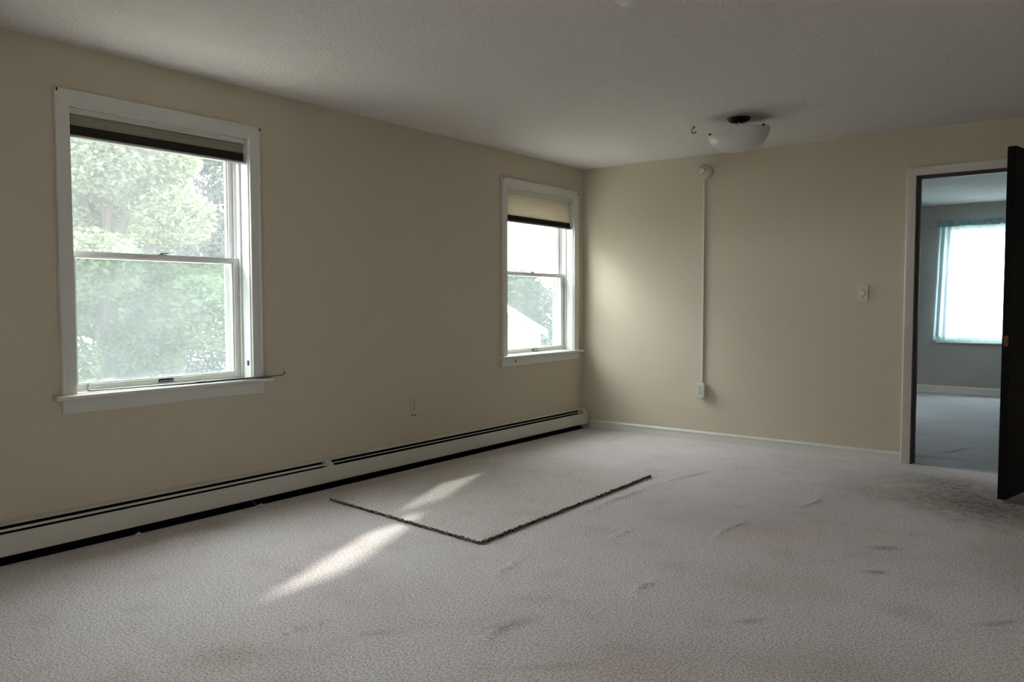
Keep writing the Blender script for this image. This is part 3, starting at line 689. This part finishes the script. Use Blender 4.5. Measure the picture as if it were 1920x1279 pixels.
# ------------------------------------------------------------------ outdoors: lawn, neighbour's house, trees
GZ = -3.0
b = MB(); N = 24
vs = [(-70+ i*100/N, -50+j*140/N, GZ+.15*math.sin(i*1.3)+.12*math.cos(j*.9)) for i in range(N+1) for j in range(N+1)]
b.add(vs, [(i*(N+1)+j, (i+1)*(N+1)+j, (i+1)*(N+1)+j+1, i*(N+1)+j+1) for i in range(N) for j in range(N)])
struct(b.build('ground', M['grass'], smooth=True))

# house seen low in the farther window: gable end towards us
hp = Vector((-11.46, 13.56, .97)); cp = Vector(CAM); k = 1.0
t = empty('neighbour_house', (hp.x-1.5, hp.y+1.5, GZ)); tag(t, 'pale pink gabled house low outside the farther window', 'house')
vd = Vector((hp.x-cp.x, hp.y-cp.y, 0)).normalized(); vr = Vector((vd.y, -vd.x, 0))
def HP(a, d, z): return hp+vr*a+vd*d+Vector((0, 0, z-hp.z))
def hprism(poly, d0, d1):
    mb = MB(); n_ = len(poly); mb.add([HP(a, d0, z) for a, z in poly]+[HP(a, d1, z) for a, z in poly], [(i, (i+1) % n_, n_+(i+1) % n_, n_+i) for i in range(n_)]+[tuple(range(n_)), tuple(range(2*n_-1, n_-1, -1))]); return mb
PK = 1.10; sl = .62; hw = 1.6
part(hprism([(-hw-.3, GZ), (hw-.55, GZ), (hw-.55, PK-sl*(hw-.2)), (-.3, PK), (-hw-.3, PK-sl*hw)], 0, 4), 'wall', M['siding'], t)
rf = part(hprism([(-hw-.6, PK-sl*(hw+.3)), (-.3, PK), (hw-.35, PK-sl*(hw-.05)), (hw-.35, PK-sl*(hw-.05)+.12), (-.3, PK+.12), (-hw-.6, PK-sl*(hw+.3)+.12)], -.25, 4.2), 'roof', M['roof'], t)
part(hprism([(-hw-.6, PK-sl*(hw+.3)-.10), (-.3, PK-.10), (hw-.35, PK-sl*(hw-.05)-.10), (hw-.35, PK-sl*(hw-.05)+.14), (-.3, PK+.14), (-hw-.6, PK-sl*(hw+.3)+.14)], -.30, -.25), 'rake_board', M['whitewood'], t)
part(hprism([(.05, -1.2), (.55, -1.2), (.55, -.25), (.05, -.25)], -.05, .0), 'window', M['whitewood'], t)

def leaf_cloud(rng, blobs, k, size):
    mb = MB(); tot = sum(r**2 for *_, r in blobs)
    for (cx, cy, cz, r) in blobs:
        for _ in range(int(k*r*r/tot)):
            d = Vector((rng.gauss(0, 1), rng.gauss(0, 1), rng.gauss(0, 1))).normalized()*r*(rng.uniform(.35, 1)**.4)
            p = Vector((cx, cy, cz))+Vector((d.x, d.y, d.z*.75)); a = Vector((rng.gauss(0, 1), rng.gauss(0, 1), rng.gauss(0, .5))).normalized()
            c = a.cross(Vector((rng.gauss(0, 1), rng.gauss(0, 1), rng.gauss(0, 1)))).normalized(); s_ = size*rng.uniform(.6, 1.3)
            mb.mi = 0 if rng.random() < .7 else 1
            mb.add([p-a*s_, p-c*s_*.45, p+a*s_, p+c*s_*.45], [(0, 1, 2, 3)])
    return mb
def tree(x, y, h, spread, label, mats, seed, k=9000, size=.085, base=GZ, low=.25):
    rng = random.Random(seed); t = empty('tree', (x, y, base)); tag(t, label, 'tree', 'trees outside the windows')
    blobs = []; limbs = MB(); top = base+h
    limbs.tube([(x, y, base), (x+.1, y, base+h*.3), (x, y+.1, base+h*.6), (x+.05, y, base+h*.9)], [.18, .15, .10, .03], 9)
    for i in range(24):
        a = rng.uniform(0, 2*PI); zz = rng.uniform(low, .95); rr = spread*rng.uniform(.25, .8)*(1.15-abs(zz-.5)*.9)
        q = (x+rr*math.cos(a), y+rr*math.sin(a), base+h*zz); blobs.append((*q, spread*rng.uniform(.30, .50)))
        z0 = base+h*max(.15, zz-.22); limbs.tube([(x, y, z0), ((x+q[0])/2, (y+q[1])/2, (z0+q[2])/2+.15), q], [.06, .04, .012], 6)
    blobs.append((x, y, base+h*.9, spread*.35))
    part(limbs, 'trunk', M['bark'], t, smooth=True)
    part(leaf_cloud(rng, blobs, k, size), 'crown', [M[q] for q in mats], t)
tree(-10.5, .6, 8.2, 2.1, 'bright green leafy tree at the left of the nearer window view', ('leaf2', 'leaf'), 11, 52000, .060)
tree(-16.4, 5.2, 10.2, 2.6, 'darker tree filling the right of the nearer window view', ('leaf3', 'leaf'), 12, 52000, .085)
tree(-23.6, 6.5, 11.5, 2.8, 'tall tree rising behind the others, left of the nearer window', ('leaf', 'leaf2'), 13, 34000, .12)
tree(-24.2, 14.4, 11.0, 3.0, 'tall tree behind, towards the right of the nearer window', ('leaf', 'leaf3'), 14, 34000, .12)
tree(-6.1, -1.4, 3.0, 1.15, 'low bush at the foot of the nearer window view', ('leaf2', 'leaf'), 15, 9000, .05)
tree(-32.0, 10.5, 12.0, 3.4, 'broad tree far behind, in the middle of the nearer window', ('leaf3', 'leaf'), 16, 30000, .16)
tree(-18.0, 23.0, 5.1, 2.5, 'distant tree left of centre in the farther window', ('leaf', 'leaf3'), 17, 20000, .14)
tree(-15.5, 30, 5.0, 2.9, 'distant tree in the middle of the farther window', ('leaf', 'leaf2'), 18, 20000, .16)
tree(-25, 29.0, 6.0, 3.2, 'distant tree at the left edge of the farther window', ('leaf3', 'leaf'), 19, 20000, .17)
tree(-21, 37.5, 5.8, 3.4, 'distant low tree at the right of the farther window', ('leaf', 'leaf3'), 20, 20000, .18)
# unseen trees, added to block low sky light reaching the far wall
rng = random.Random(5); blobs = []
for k in range(34):
    blobs.append((rng.uniform(-14, -6), -20+k*.47, GZ+rng.uniform(1.5, 8.6), rng.uniform(1.3, 2.2)))
o = leaf_cloud(rng, blobs, 42000, .15).build('light_blocking_trees', [M['leaf'], M['leaf3']]); o['kind'] = 'stuff'
